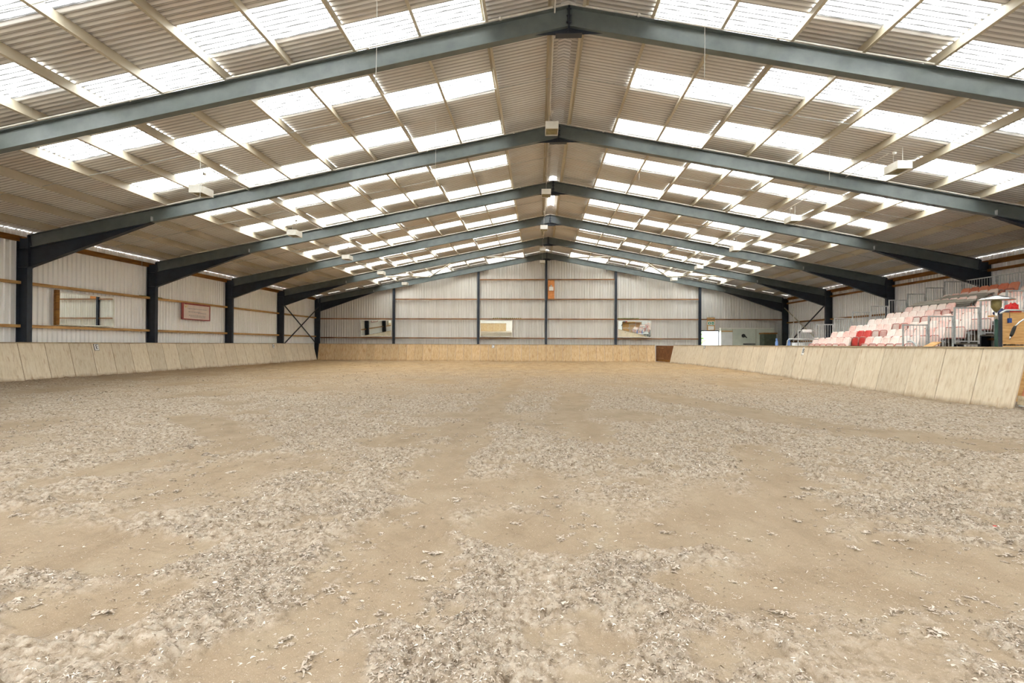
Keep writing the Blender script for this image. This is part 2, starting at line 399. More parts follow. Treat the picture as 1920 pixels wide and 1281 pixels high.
def build_fibre():
    # torn scraps of carpet fibre lying in drifts on the sand
    out=[]
    for (y0,y1,dens,smin,smax) in ((1.6,3.2,24000,.005,.026),(3.2,5,10000,.007,.030),(5,8,2800,.010,.040),(8,13,330,.016,.06),(13,22,60,.026,.08),(22,39,9,.04,.10)):
        hx0=max(-16.8,-(y1*1.15+.6)); hx1=min(9.3,y1*1.05+.4)
        n=int((y1-y0)*(hx1-hx0)*dens)
        x=RNG.uniform(hx0,hx1,n);y=RNG.uniform(y0,y1,n)
        p=patch(x,y)
        keep=RNG.uniform(0,1,n)<np.clip(p*p*.9+.06,0,1)*np.clip((fbm(x*2.3,y*2.3,3,41)-.28)*2.6,.05,1)
        x=x[keep];y=y[keep];p=p[keep]
        s=smin+(smax-smin)*RNG.uniform(0,1,len(x))**3.0
        out.append((x,y,p,s))
    x=np.concatenate([o[0] for o in out]);y=np.concatenate([o[1] for o in out]);p=np.concatenate([o[2] for o in out]);s=np.concatenate([o[3] for o in out])
    # wads of matted fibre: tight little heaps of scraps
    cx=RNG.uniform(-9,8.5,5200);cy=1.7+7.5*RNG.uniform(0,1,5200)**1.2
    kk=RNG.uniform(0,1,5200)<np.clip((fbm(cx*1.1,cy*1.1,3,71)-.36)*4,.08,1);cx=cx[kk];cy=cy[kk]
    m=24;rr=(.016+.040*RNG.uniform(0,1,len(cx))**2)[:,None];el=RNG.uniform(0,PI,len(cx))[:,None]
    q=RNG.normal(0,.55,(len(cx),m));v_=RNG.normal(0,.28,(len(cx),m))
    wx=(cx[:,None]+rr*(q*np.cos(el)-v_*np.sin(el))).ravel();wy=(cy[:,None]+rr*(q*np.sin(el)+v_*np.cos(el))).ravel()
    wz=(rr*np.clip(.75-np.hypot(q,v_*1.6)*.7,0,1)*RNG.uniform(.1,.42,(len(cx),m))).ravel()
    ws=(rr*RNG.uniform(.3,.8,(len(cx),m))).ravel()
    n0=len(x);x=np.concatenate([x,wx]);y=np.concatenate([y,wy]);p=patch(x,y);s=np.concatenate([s,ws])
    n=len(x);z=ground_h(x,y,p);z[n0:]+=wz
    th=RNG.uniform(0,2*PI,n);tilt=RNG.normal(0,.55,n);asp=RNG.uniform(.10,.38,n);lift=RNG.uniform(0,.4,n)*s
    ca,sa=np.cos(th),np.sin(th)
    V=np.zeros((n,8,3),np.float32)
    us=np.array([-1,-.33,.33,1.0])
    bd=RNG.normal(0,.8,n); ar=RNG.normal(.15,.45,n);ar[n0:]*=.5;tilt[n0:]*=.6; tw=RNG.normal(0,1.0,n)
    for i,u in enumerate(us):
        for j,w in enumerate((-1,1)):
            lu=u*s*.5; wv=w*s*asp*.5*(1.0 if 0<i<3 else .4)
            side=bd*s*u*u*.5; tl=tilt+tw*u
            V[:,i*2+j,0]=x+ca*lu-sa*(wv*np.cos(tl)+side)
            V[:,i*2+j,1]=y+sa*lu+ca*(wv*np.cos(tl)+side)
            V[:,i*2+j,2]=z+.001+lift*.4+ar*s*(1-u*u)*.5+wv*np.sin(tl)
    me=bpy.data.meshes.new('fibre_scraps');me.vertices.add(n*8);me.vertices.foreach_set('co',V.reshape(-1))
    base=(np.arange(n)*8)[:,None]
    q=np.concatenate([base+np.array([[0,1,3,2]]),base+np.array([[2,3,5,4]]),base+np.array([[4,5,7,6]])],0).astype(np.int32)
    me.loops.add(q.size);me.loops.foreach_set('vertex_index',q.ravel())
    me.polygons.add(len(q));me.polygons.foreach_set('loop_start',np.arange(0,q.size,4,dtype=np.int32))
    me.update(calc_edges=True);me.polygons.foreach_set('use_smooth',np.ones(len(q),dtype=bool))
    t=RNG.uniform(0,1,n)**1.25;t[n0:]=.3+.55*RNG.uniform(0,1,n-n0);t=t[:,None]
    a=np.array([lin(116),lin(101),lin(86)]);b=np.array([lin(170),lin(157),lin(142)]);c_=np.array([lin(206),lin(198),lin(187)])
    col=np.where(t<.5,a+(b-a)*(t/.5),b+(c_-b)*((t-.5)/.5)**2)
    far=np.clip((y-13)/14,0,1)[:,None]; br=np.array([lin(132),lin(108),lin(78)]); col=col*(1-.75*far)+br*.75*far
    rgba=np.concatenate([col,np.ones((n,1))],1).repeat(8,0).astype(np.float32)
    at=me.attributes.new('tint','FLOAT_COLOR','POINT');at.data.foreach_set('color',rgba.ravel())
    me.materials.append(M['fibre'])
    tag(obj('fibre_scraps',me),'pale torn carpet fibre scraps scattered in drifts over the sand','fibre scraps',kind='stuff')
build_floor(); build_fibre()
MB().box(-18.4,19.6,YN-.4,YF+.4,-.35,-.09).build('floor_slab',M['tarmac'])
struct(COL.objects['floor_slab'],'earth base below the riding surface and seating','floor')
struct(MB().box(-60,60,-50,YN-.4,-.4,-.1).box(-60,60,YF+.4,110,-.4,-.1).build('ground',M['tarmac']),'grey yard outside the two ends of the building','ground')

# ------------------------------------------------------------------ roof
def corr(y0,ncorr,o0,o1,side,dz=0.0,nseg=1,amp=.031,per=8,local=False):
    """a corrugated sheet on one slope, from offset o0 to o1 down from the ridge"""
    vs=[];fs=[];n=ncorr*per+1
    for a in range(nseg+1):
        o=o0+(o1-o0)*a/nseg
        for i in range(n):
            w=amp*math.sin(2*PI*i/per)
            yv=y0+PITCH*i/per
            vs.append((XR+side*o, yv, ZR+SHEET-SL*o+w+dz))
    for a in range(nseg):
        for i in range(n-1):
            q=(a*n+i,a*n+i+1,(a+1)*n+i+1,(a+1)*n+i)
            fs.append(q if side<0 else q[::-1])
    return vs,fs
OFF=lambda kk: PUR0+PURD*kk
OFS=lambda kk: OFF(kk)+.05      # sheet laps sit just outside each purlin
Y0S=F1+1.53-BAY/6*14             # first sheet starts here
NS=45
ceil=MB()
cells=[]                        # rooflights: (side,row,c)
ROWS=[(1,3),(3,5),(5,7),(7,9)]
for side in (-1,1):
    eave=(XR-XLW+.25) if side<0 else (XRW-XR+.25)
    for cidx in range(NS):
        y0=Y0S+cidx*PITCH*7
        if y0>YF+.2: continue
        ph=(cidx-14)%3
        ceil.add(*corr(y0,7,.16,OFS(1),side))
        for r,(a,b) in enumerate(ROWS):
            lit = (ph==1) if r%2==0 else (ph==0)
            if lit: cells.append((side,r,cidx,y0))
            else: ceil.add(*corr(y0,7,OFS(a),OFS(b),side,nseg=2))
        ceil.add(*corr(y0,7,OFS(9),eave,side,nseg=2))
RIDGE_LIT=(24.0,28.9)
n_c=int((YF+.2-Y0S)/PITCH)
def ridge_cap(y0,nc):
    vs=[];fs=[];prof=[-.36,-.18,0,.18,.36];n=nc*8+1
    for o in prof:
        for i in range(n):
            w=.02*math.sin(2*PI*i/8)
            vs.append((XR+o,y0+PITCH*i/8,ZR+SHEET+.035-SL*abs(o)+w+(0.02 if o==0 else 0)))
    for a in range(4):
        for i in range(n-1): fs.append((a*n+i,(a+1)*n+i,(a+1)*n+i+1,a*n+i+1))
    return vs,fs
na=int((RIDGE_LIT[0]-Y0S)/PITCH); nb=int((RIDGE_LIT[1]-Y0S)/PITCH)
ceil.add(*ridge_cap(Y0S,na)); ceil.add(*ridge_cap(Y0S+nb*PITCH,n_c-nb))
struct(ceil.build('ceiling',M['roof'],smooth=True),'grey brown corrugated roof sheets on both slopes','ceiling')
rb=MB();rb.add(*ridge_cap(Y0S+na*PITCH,nb-na))
tag(rb.build('ridge_rooflight',M['ridgelight'],smooth=True),'glaring translucent ridge piece above the third portal frame','rooflight')

light_mesh={}
for side in (-1,1):
    for r,(a,b) in enumerate(ROWS):
        mb=MB();mb.add(*corr(0,7,OFS(a)-.02,OFS(b)+.02,side,nseg=2,dz=.004)); light_mesh[(side,r)]=mb.mesh('rooflight',M['rooflight'],True)
SIDE={-1:'banner-wall',1:'grandstand'}
for side in (-1,1):
    for r in range(4):
        lst=sorted([c_ for c_ in cells if c_[0]==side and c_[1]==r],key=lambda t:-t[3])
        for i,(s_,r_,ci,y0) in enumerate(lst):
            if y0< -3: continue
            o=obj('rooflight',light_mesh[(side,r)],None,(0,y0,0))
            tag(o,'white rooflight, %s from the gable in the %s row below the ridge, %s slope'%(ORD[i],ORD[r],SIDE[side]),'rooflight','white translucent rooflights in the %s row, %s slope'%(ORD[r],SIDE[side]))

# purlins: Z sections along the whole roof
for side in (-1,1):
    for kk in range(13):
        o=OFF(kk); x=XR+side*o; z=ZR-SL*o
        mb=MB(); d=side
        prof=[(-.055,.0),(.006,.0),(.006,.253),(.055,.253),(.055,.268),(-.006,.268),(-.006,.015),(-.055,.015)]
        # tilt the section with the slope
        ang=-math.atan(SL)*side
        pts=[]
        for (px,pz) in prof:
            px*=side
            pts.append((x+px*math.cos(ang)-pz*math.sin(ang), z+px*math.sin(ang)+pz*math.cos(ang)))
        mb.prism(pts,YN+.1,YF-.1)
        p_=mb.build('roof_purlin',M['purlin'])
        tag(p_,'long cream steel roof purlin, %s down from the ridge on the %s slope'%(ORD[kk],SIDE[side]),'purlin','cream roof purlins')

# thin sag rods at mid bay, and white cable conduits along the rafters
for bi in range(1,7):
    ym=FY[bi]+BAY*.5
    for side in (-1,1):
        mb=MB(); o1=OFF(12)
        pts=[(XR+side*OFF(kk),ym+.03*(-1)**kk,ZR-SL*OFF(kk)+.05) for kk in range(13)]
        mb.tube(pts,.010,6)
        tag(mb.build('sag_rod',M['galv']),'thin steel sag rod crossing the purlins, %s bay from the gable, %s slope'%(ORD[6-bi],SIDE[side]),'rod','sag rods')

# ------------------------------------------------------------------ portal frames
def ibeam(mb,p0,p1,depth,width,up,tf=.018,tw=.012):
    mb.bar(p0,p1,width,tf,up,0); mb.bar(p0,p1,tw,depth-2*tf,up,tf); mb.bar(p0,p1,width,tf,up,depth-tf)
FRAME_LABEL=['dark steel portal frame behind the viewer over the entrance','dark steel portal frame just overhead of the viewer',
 'blue-grey steel portal frame, first in view, apex at the top edge','blue-grey steel portal frame, second in view, with a lamp at its apex',
 'blue-grey steel portal frame, third in view, under the glaring ridge piece','blue-grey steel portal frame, fourth in view, apex lit pale by the ridge',
 'blue-grey steel portal frame, fifth in view, start of the braced bay','dark steel portal frame against the gable wall']
SW=.19; DEP=.43
Hh=4.35                       # haunch length
for fi in range(8):
    y=FY[fi]+SW/2
    t=thing('portal_frame',FRAME_LABEL[fi],'steel frame',(XR,y,0),0,'steel portal frames')
    L=lambda p:(p[0]-XR,p[1]-y,p[2])
    for side,xi in ((-1,XLI),(1,XRI)):
        xo=xi+side*.40
        mb=MB(); tf=.02
        ztop=roofz(xi)-.02
        xa,xb=sorted((xi,xi+side*tf)); mb.box(xa-XR,xb-XR,-SW/2,SW/2,-.1,ztop)
        xa,xb=sorted((xo,xo-side*tf)); mb.box(xa-XR,xb-XR,-SW/2,SW/2,-.1,roofz(xo)-.02)
        xa,xb=sorted((xi,xo)); mb.box(xa-XR,xb-XR,-.007,.007,-.1,roofz(xo)-.03)
        # stiffeners and cap
        for zz in (ztop-.45,ztop-1.08):
            mb.box(xa+.02-XR,xb-.02-XR,-SW/2+.01,SW/2-.01,zz-.008,zz+.008)
        bm_=mb
        for i in range(7):
            zz=ztop-.12-i*.16
            for yy in (-.06,.06):
                x0=xi-side*.005
                bm_.tube([(x0-XR,yy,zz),(x0-side*.035-XR,yy,zz)],.016,6)
        mb.build('column',M['steel_dark'],t)
        # rafter
        p0=Vector((xi-side*.01,y,roofz(xi))); p1=Vector((XR+side*.004,y,roofz(XR)))
        up=Vector((side*SL,0,1)).normalized()
        mb=MB(); ibeam(mb,L(p0),L(p1),DEP,SW,up); mb.build('rafter',M['steel'],t)
        # end plate + haunch
        mb=MB(); xa,xb=sorted((xi-side*.001,xi-side*.025)); mb.box(xa-XR,xb-XR,-SW/2,SW/2,ztop-1.12,ztop)
        xh=xi-side*Hh; zb0=roofz(xi)-1.10; zb1=roofz(xh)-DEP-.01
        poly=[(xi-XR-side*.02,roofz(xi)-DEP),(xh-XR,zb1),(xi-XR-side*.02,zb0)]
        mb.prism(poly,-.006,.006)
        mb.bar((xi-side*.02-XR,0,zb0+.0),(xh-XR,0,zb1),SW,.018,(0,0,1),0)
        mb.build('haunch',M['steel_dark'],t)
        mb=MB(); mb.box(xh-XR-.012,xh-XR+.012,-SW/2+.005,SW/2-.005,roofz(xh)-DEP+.02,roofz(xh)-.25); mb.build('stiffener',M['galv'],t)
    mb=MB(); mb.box(-.02,.02,-SW/2,SW/2,ZR-DEP-.16,ZR+.0)
    mb.prism([(-.75,ZR-DEP-.145),(0,ZR-DEP-.0),(.75,ZR-DEP-.145),(0,ZR-DEP-.15)],-.006,.006)
    mb.box(-.28,.28,-SW/2,SW/2,ZR-DEP-.17,ZR-DEP-.15)
    bm_=mb
    for sx in (-1,1):
        for zz in (ZR-.06,ZR-.2,ZR-.34,ZR-.52):
            bm_.tube([(sx*.02,-.06,zz),(sx*.055,-.06,zz)],.017,6)
    mb.build('apex_plate',M['steel_dark'],t)
    # conduit clipped along the top edge
    if 2<=fi<=6:
        mb=MB()
        for side,xi in ((-1,XLI),(1,XRI)):
            pts=[]
            for i in range(15):
                o=(abs(xi-XR)-1.2)*i/14
                pts.append((XR+side*o,FY[fi]-.018,roofz(XR+side*o)+.016+.006*math.sin(i*2.1)))
            mb.tube(pts,.021,6)
            for o in (1.45,4.3,9.6):
                mb.lathe([(.035,roofz(XR+o)-.02),(.035,roofz(XR+o)+.03)],8,XR+side*o,FY[fi]-.035)
        tag(mb.build('cable_conduit',M['conduit'],smooth=True),'white cable conduit along the top of the %s portal frame in view'%ORD[fi-2],'conduit','white conduits on the portal frames')

# conduit along the ridge purlin
mb=MB(); mb.tube([(XR-.30,3.0,ZR-.10),(XR-.30,15.9,ZR-.10),(XR-.24,16.4,ZR-.28)],.016,6)
mb.tube([(XR-.30,16.6,ZR-.10),(XR-.30,41.4,ZR-.10)],.016,6)
tag(mb.build('ridge_conduit',M['conduit'],smooth=True),'white conduit running along the ridge above the row of lamps','conduit')

# braces of the end bay
def brace(pts,lab,name='roof_brace',mat='purlin',r=.045):
    tag(MB().tube(pts,r,8).build(name,M[mat],smooth=True),lab,'brace','diagonal braces of the end bay')
ya,yb=FY[6]+.2,FY[7]-.02
for side,xs in ((-1,(-1.0,-5.2,-8.6,-12.0)),(1,(2.3,6.5,9.9,13.3))):
    for i in range(3):
        a=(xs[i],yb if i%2==0 else ya); b=(xs[i+1],ya if i%2==0 else yb)
        brace([(a[0],a[1],roofz(a[0])-.12),(b[0],b[1],roofz(b[0])-.12)],'cream tubular roof brace in the end bay, %s down from the ridge, %s slope'%(ORD[i],SIDE[side]))
for side,x in ((-1,XLI-.14),(1,XRI+.14)):
    brace([(x,ya,4.05),(x,yb,1.15)],'dark diagonal wall brace falling towards the gable, %s side'%SIDE[side],'wall_brace','steel_dark',.042)
    brace([(x-.05*side,ya,1.15),(x-.05*side,yb,4.15)],'pale diagonal wall brace rising towards the gable, %s side'%SIDE[side],'wall_brace','purlin' if side>0 else 'steel_dark',.042)

# ------------------------------------------------------------------ walls
def rib_profile(u0,u1,pitch=.2,d=.046):
    """(u,depth) points of a box profile"""
    pts=[];u=u0
    while u<u1-1e-6:
        for a,b in ((0,0),(.135,0),(.152,d),(.183,d)):
            if u+a<u1: pts.append((u+a,b))
        u+=pitch
    pts.append((u1,0)); return pts
def clad(axis,plane,inward,u0,u1,zlo,zhi,holes=()):
    """axis: 0 = wall along y at x=plane, 1 = wall along x at y=plane. zhi: function of u. holes: (u0,u1,z0,z1)"""
    mb=MB();P_=rib_profile(u0,u1)
    cuts=sorted(set([h[0] for h in holes]+[h[1] for h in holes]))
    us=[];
    for u,d in P_: us.append((u,d))
    for cu in cuts: us.append((cu,0.0))
    us=sorted(us)
    def pt(u,d,z):
        return (plane+inward*d,u,z) if axis==0 else (u,plane+inward*d,z)
    for (ua,da),(ub,db) in zip(us[:-1],us[1:]):
        if ub-ua<1e-5: continue
        um=(ua+ub)/2; spans=[(zlo,None)]
        for h in holes:
            if h[0]<um<h[1]: spans=[(zlo,h[2]),(h[3],None)]
        for (z0,z1) in spans:
            if z1 is not None and z1-z0<1e-4: continue
            za=zhi(ua) if z1 is None else z1; zb=zhi(ub) if z1 is None else z1
            mb.add([pt(ua,da,z0),pt(ub,db,z0),pt(ub,db,zb),pt(ua,da,za)],[(0,1,2,3)])
    return mb
ctop=lambda x:(lambda u: roofz(x)+SHEET-.02)
struct(clad(0,XLW,1,YN,YF,-.1,ctop(XLW)).build('wall_left',M['clad']),'pale box-profile steel cladding behind the banner and the long mirror','wall')
struct(clad(0,XRW,-1,YN,YF,-.1,ctop(XRW)).build('wall_right',M['clad']),'pale box-profile steel cladding behind the grandstand','wall')
gz=lambda u: roofz(u)+SHEET-.05
DOOR=(12.62,13.92,-.1,2.36)
struct(clad(1,YF,-1,XLW,XRW,-.1,gz,[DOOR]).build('wall_far',M['clad_end']),'pale box-profile gable cladding at the far end','wall')
struct(clad(1,YN,1,XLW,XRW,-.1,gz,[(-4.3,-2.5,-.1,2.5)]).build('wall_near',M['clad']),'pale box-profile gable cladding with an open doorway','wall')
# roof bed: outside skins so daylight comes in only through the lights, doorway and eaves slits
mb=MB(); mb.box(12.55,12.62,YF-.1,YF+.05,-.1,2.42).box(13.92,14.0,YF-.1,YF+.05,-.1,2.42).box(12.55,14.0,YF-.1,YF+.05,2.36,2.43)
struct(mb.build('door_1',M['steel_dark']),'grey door frame round the bright opening under the exit sign','door frame')

# timber rails
BAYN=lambda bi: ORD[6-bi]
for side,x,zs,base in ((-1,XLI-.34,(1.84,3.33),'banner wall'),(1,XRI+.34,(1.60,3.02,4.50),'grandstand wall')):
    for bi in range(0,7):
        for zi,z in enumerate(zs):
            y0,y1=FY[bi]+SW/2+.03,FY[bi+1]+SW/2-.03
            mb=MB(); mb.box(-.055,.055,0,y1-y0,-.05,.05)
            o=mb.build('timber_rail',M['timber'] if side<0 else M['timber_brown'],loc=(x,y0,z))
            lv=('lower','upper') if side<0 else ('lower','middle','upper')
            tag(o,'%s timber rail on the %s, %s bay from the gable'%(lv[zi],base,BAYN(bi)),'rail','timber rails on the %s'%base)
    # eaves beam
    for bi in range(0,7):
        y0,y1=FY[bi]+SW/2+.03,FY[bi+1]+SW/2-.03
        zt=roofz(x)-.02
        mb=MB(); mb.box(-.04,.04,0,y1-y0,-.13,.06)
        o=mb.build('eaves_timber',M['timber_brown'],loc=(x+side*.04,y0,zt))
        tag(o,'brown timber eaves beam above the %s, %s bay from the gable'%(base,BAYN(bi)),'beam','eaves beams')
GX=[XLI-.2,-11.52,-4.76,.585,6.01,12.46,XRI+.2]
GZ=[1.76,3.27,4.83,6.38]
for i,gx in enumerate(GX[1:-1]):
    zt=roofz(gx)-.05
    mb=MB(); w=.17
    mb.box(gx-w/2,gx+w/2,YF-.30,YF-.285,-.1,zt).box(gx-w/2,gx+w/2,YF-.135,YF-.12,-.1,zt).box(gx-.006,gx+.006,YF-.29,YF-.13,-.1,zt)
    tag(mb.build('gable_post',M['steel_dark']),'dark steel gable post, %s counting from the banner-wall corner'%ORD[i],'post','gable posts')
for i in range(6):
    x0,x1=GX[i]+.11,GX[i+1]-.11
    for zi,z in enumerate(GZ):
        xm=min(roofz(x0),roofz(x1))
        if z>xm-.5: continue
        if i==5 and zi==0: continue
        xb=x1 if z<min(roofz(x1),9) else x1
        mb=MB(); mb.box(0,xb-x0,-.05,.05,-.045,.045)
        o=mb.build('timber_rail',M['timber_end'],loc=(x0,YF-.20,z))
        tag(o,'%s timber rail of the gable wall in the %s gap between posts'%(('lowest','second lowest','third lowest','topmost')[zi],ORD[i]),'rail','timber rails on the gable wall')
# moss on rails
for (x0,x1,y,z,lab) in ((-3.6,-1.3,YF-.205,3.325,'green moss on the gable rail above the middle mirror'),(6.15,7.8,YF-.205,3.325,'green moss on the gable rail above the mirror by the gate')):
    mb=MB(); n=14
    for j in range(n):
        xx=x0+(x1-x0)*j/n; mb.lathe([(.02,z-.02),(.06+.02*random.random(),z-.01),(.04,z+.02+.02*random.random()),(.01,z+.04)],7,xx+.05,y)
    tag(mb.build('moss_strip',M['moss'],smooth=True),lab,'moss',kind='stuff')
mb=MB()
for j in range(16):
    yy=23.0+.09*j; mb.lathe([(.02,3.36),(.05+.02*random.random(),3.37),(.03,3.395+.02*random.random()),(.01,3.41)],7,XLI-.34,yy)
tag(mb.build('moss_strip',M['moss'],smooth=True),'green moss on the banner wall rail beside the second column','moss',kind='stuff')

# ------------------------------------------------------------------ mirrors
def mirror(w,h,label,loc,rotz,tilt):
    t=thing('wall_mirror',label,'mirror',loc,rotz,'arena mirrors'); t.rotation_euler=(tilt,0,rotz)
    mb=MB(); f=.05
    mb.box(-w/2,w/2,-.02,.035,0,f).box(-w/2,w/2,-.02,.035,h-f,h).box(-w/2,-w/2+f,-.02,.035,f,h-f).box(w/2-f,w/2,-.02,.035,f,h-f)
    mb.build('mirror_frame',M['white_metal'],t)
    MB().box(-w/2+f,w/2-f,0,.012,f,h-f).build('mirror_pane',M['mirror'],t)
    MB().box(-w/2+.02,w/2-.02,.012,.03,.02,h-.02).build('backing',M['ply'],t)
for (x0,x1,lab) in ((-14.18,-11.66,'white framed mirror on the gable wall beside the first post'),(-4.62,-2.05,'white framed mirror on the gable wall above the C letter'),(6.14,8.74,'white framed mirror on the gable wall, closest to the brown gate')):
    mirror(x1-x0,1.32,lab,((x0+x1)/2,YF-.27,1.85),0,math.radians(2.2))
mirror(2.62,1.26,'long white edged mirror on the banner wall',(XLI-.30,20.2,1.92),PI/2,0.0)
mb=MB(); mb.box(-.05,.05,-.07,.07,0,1.3)
tag(mb.build('timber_upright',M['timber_brown'],loc=(XLI-.28,18.82,1.92)),'reddish timber upright beside the mirror on the banner wall','timber')

# ------------------------------------------------------------------ banner on the wall
t=thing('banner_sign','maroon edged white banner sign on the cladding','sign',(XLI-.26,26.85,2.46),PI/2)
MB().box(-1.15,1.15,0,.03,0,.84).build('banner_border',M['maroon'],t)
MB().box(-1.0,1.06,-.006,.0,.05,.76).build('banner_panel',M['bannerwhite'],t)
mb=MB()
for (x0,x1,z) in ((-.72,.82,.56),(-.66,.3,.40),(.1,.76,.36),(-.62,.7,.22),(-.5,.72,.15)):
    x=x0
    while x<x1:
        w=random.uniform(.05,.14); mb.box(x,min(x+w,x1),-.012,-.006,z-.022,z+.03); x+=w+.03
mb.build('faded_print',M['print'],t)
mb=MB(); mb.bar((-1.0,-.01,.78),(-.9,-.01,.6),.05,.012,(0,1,0)); mb.bar((-.9,-.01,.6),(-.82,-.01,.74),.05,.012,(0,1,0)); mb.bar((-.82,-.01,.62),(-.7,-.01,.76),.05,.012,(0,1,0))
mb.build('emblem',M['gold'],t)

# ------------------------------------------------------------------ kickboards
LEAN=.25; BH=1.25
def kick_mesh(w):
    mb=MB(); g=.006; th=.03
    mb.add([(g,0,-.06),(w-g,0,-.06),(w-g,LEAN*BH,BH),(g,LEAN*BH,BH),(g,th,-.06),(w-g,th,-.06),(w-g,LEAN*BH+th,BH),(g,LEAN*BH+th,BH)],
       [(0,1,2,3),(7,6,5,4),(0,4,5,1),(3,2,6,7),(0,3,7,4),(1,5,6,2)])
    return mb
def kick_run(name,label,pts,mat,pw,parent_cat='kickboard'):
    """pts: foot line, arena on the right of the direction reversed so that +local y points away from the sand"""
    t=thing(name,label,'kickboard',(pts[0][0],pts[0][1],0))
    cap=MB(); first=Vector((pts[0][0],pts[0][1],0))
    for (a,b) in zip(pts[:-1],pts[1:]):
        a=Vector((a[0],a[1],0)); b=Vector((b[0],b[1],0)); d=(b-a); Ln=d.length; d.normalize(); rz=math.atan2(d.y,d.x)
        n=max(1,round(Ln/pw)); w=Ln/n; me=kick_mesh(w).mesh('plywood_panel',mat)
        for i in range(n):
            p=a+d*(i*w)-first
            obj('plywood_panel',me,t,p,rz)
        nrm=Vector((-d.y,d.x,0))
        q0=a+nrm*(LEAN*BH+.03)-first; q1=b+nrm*(LEAN*BH+.03)-first
        cap.bar((q0.x,q0.y,BH+.035),(q1.x,q1.y,BH+.035),.11,.035,(0,0,1),0)
    cap.build('cap_rail',M['cap'],t)
    return t
kick_run('kickboard','pale leaning plywood kickboard along the banner wall, carrying the E plaque',[(-16.98,-1.6),(-16.98,40.3)],M['board_l'],.97)
kick_run('kickboard','golden leaning timber kickboard below the gable wall, carrying the C plaque',[(8.72,40.3),(-16.98,40.3)][::-1],M['board_e'],.62)
kick_run('kickboard','short pale kickboard angled across the corner beside the brown gate',[(9.28,38.45),(10.12,34.3)],M['board_l'],2.1)
kick_run('kickboard','pale leaning plywood kickboard in front of the grandstand, carrying the B plaque',[(10.12,34.3),(10.12,26.5),(9.84,20.6),(9.60,17.0),(9.53,14.5),(9.60,11.35)],M['board_l'],1.05)
kick_run('kickboard','pale plywood kickboard beside the entrance on the banner side',[(-5.2,-1.6),(-16.98,-1.6)],M['board_e'],.97)
kick_run('kickboard','pale plywood kickboard beside the entrance on the grandstand side',[(9.6,-1.6),(-1.8,-1.6)],M['board_e'],.97)
kick_run('kickboard','pale kickboard between the entrance and the reddish door',[(9.6,8.4),(9.6,-1.6)],M['board_l'],1.05)
# small brown gate in the corner gap
t=thing('corner_gate','small brown plywood gate in the corner gap of the kickboards','gate',(8.72,40.45,0))
d=Vector((9.55-8.72,38.75-40.45,0)); Lg=d.length; t.rotation_euler=(0,0,math.atan2(d.y,d.x))
MB().box(-.12,Lg,.16,.19,.06,1.24).build('gate_panel',M['gate'],t)
MB().box(.0,.75,.12,.16,1.02,1.09).build('gate_rail',M['timber_end'],t); MB().box(.0,.75,.12,.16,.27,.33).build('gate_rail',M['timber_end'],t)
MB().box(0,Lg,.13,.16,.06,.2).build('kick_plate',M['timber_brown'],t)
# reddish door at the end of the grandstand kickboard
t=thing('arena_door','reddish plywood door leaning at the end of the grandstand kickboard','door',(9.62,11.3,0),-PI/2)
me=MB(); me.add([(0.02,.06,.12),(2.6,.06,.12),(2.6,.06+LEAN*BH,BH),(0.02,.06+LEAN*BH,BH),(0.02,.1,.12),(2.6,.1,.12),(2.6,.1+LEAN*BH,BH),(0.02,.1+LEAN*BH,BH)],
       [(0,1,2,3),(7,6,5,4),(0,4,5,1),(3,2,6,7),(0,3,7,4),(1,5,6,2)]); me.build('door_panel',M['redgate'],t)
MB().box(0.02,2.6,.03,.07,.12,.30).build('bottom_rail',M['cap'],t); MB().box(0.02,2.6,.05,.09,.085,.12).build('metal_strip',M['galv'],t)

# arena letters
def plaque(letter,label,loc,rotz,w=.22,h=.26):
    t=thing('letter_plaque',label,'letter sign',loc,rotz,'arena letter plaques'); t.rotation_euler=(-math.atan(LEAN),0,rotz)
    MB().box(-w/2,w/2,-.012,0,-h/2,h/2).build('plaque_board',M['letter'],t)
    MB().box(-w/2+.014,w/2-.014,-.016,-.012,-h/2+.014,h/2-.014).build('plaque_face',M['plaque'],t)
    if letter: text_mesh('letter',letter,.25,M['letter'],t,(0,-.019,0),(PI/2,0,0))
def on_board(s): return LEAN*s
zc=1.10
plaque('E','white plaque with a dark letter E on the banner wall kickboard',(-16.98-LEAN*zc+.01,20.05,zc),PI/2)
plaque('H','white plaque with a dark letter H near the gable end of the banner wall kickboard',(-16.98-LEAN*zc+.01,34.0,zc),PI/2)
plaque('C','white plaque with a dark letter C on the gable kickboard',(-3.45,40.3+LEAN*zc-.01,zc+.02),0)
plaque('B','white plaque with a dark letter B on the grandstand kickboard',(9.90+LEAN*zc-.03,21.0,zc-.02),-PI/2,.24,.32)
plaque('','small blank white plate on the corner end of the grandstand kickboard',(10.12+LEAN*zc-.02,34.0,zc+.05),-PI/2,.16,.16)

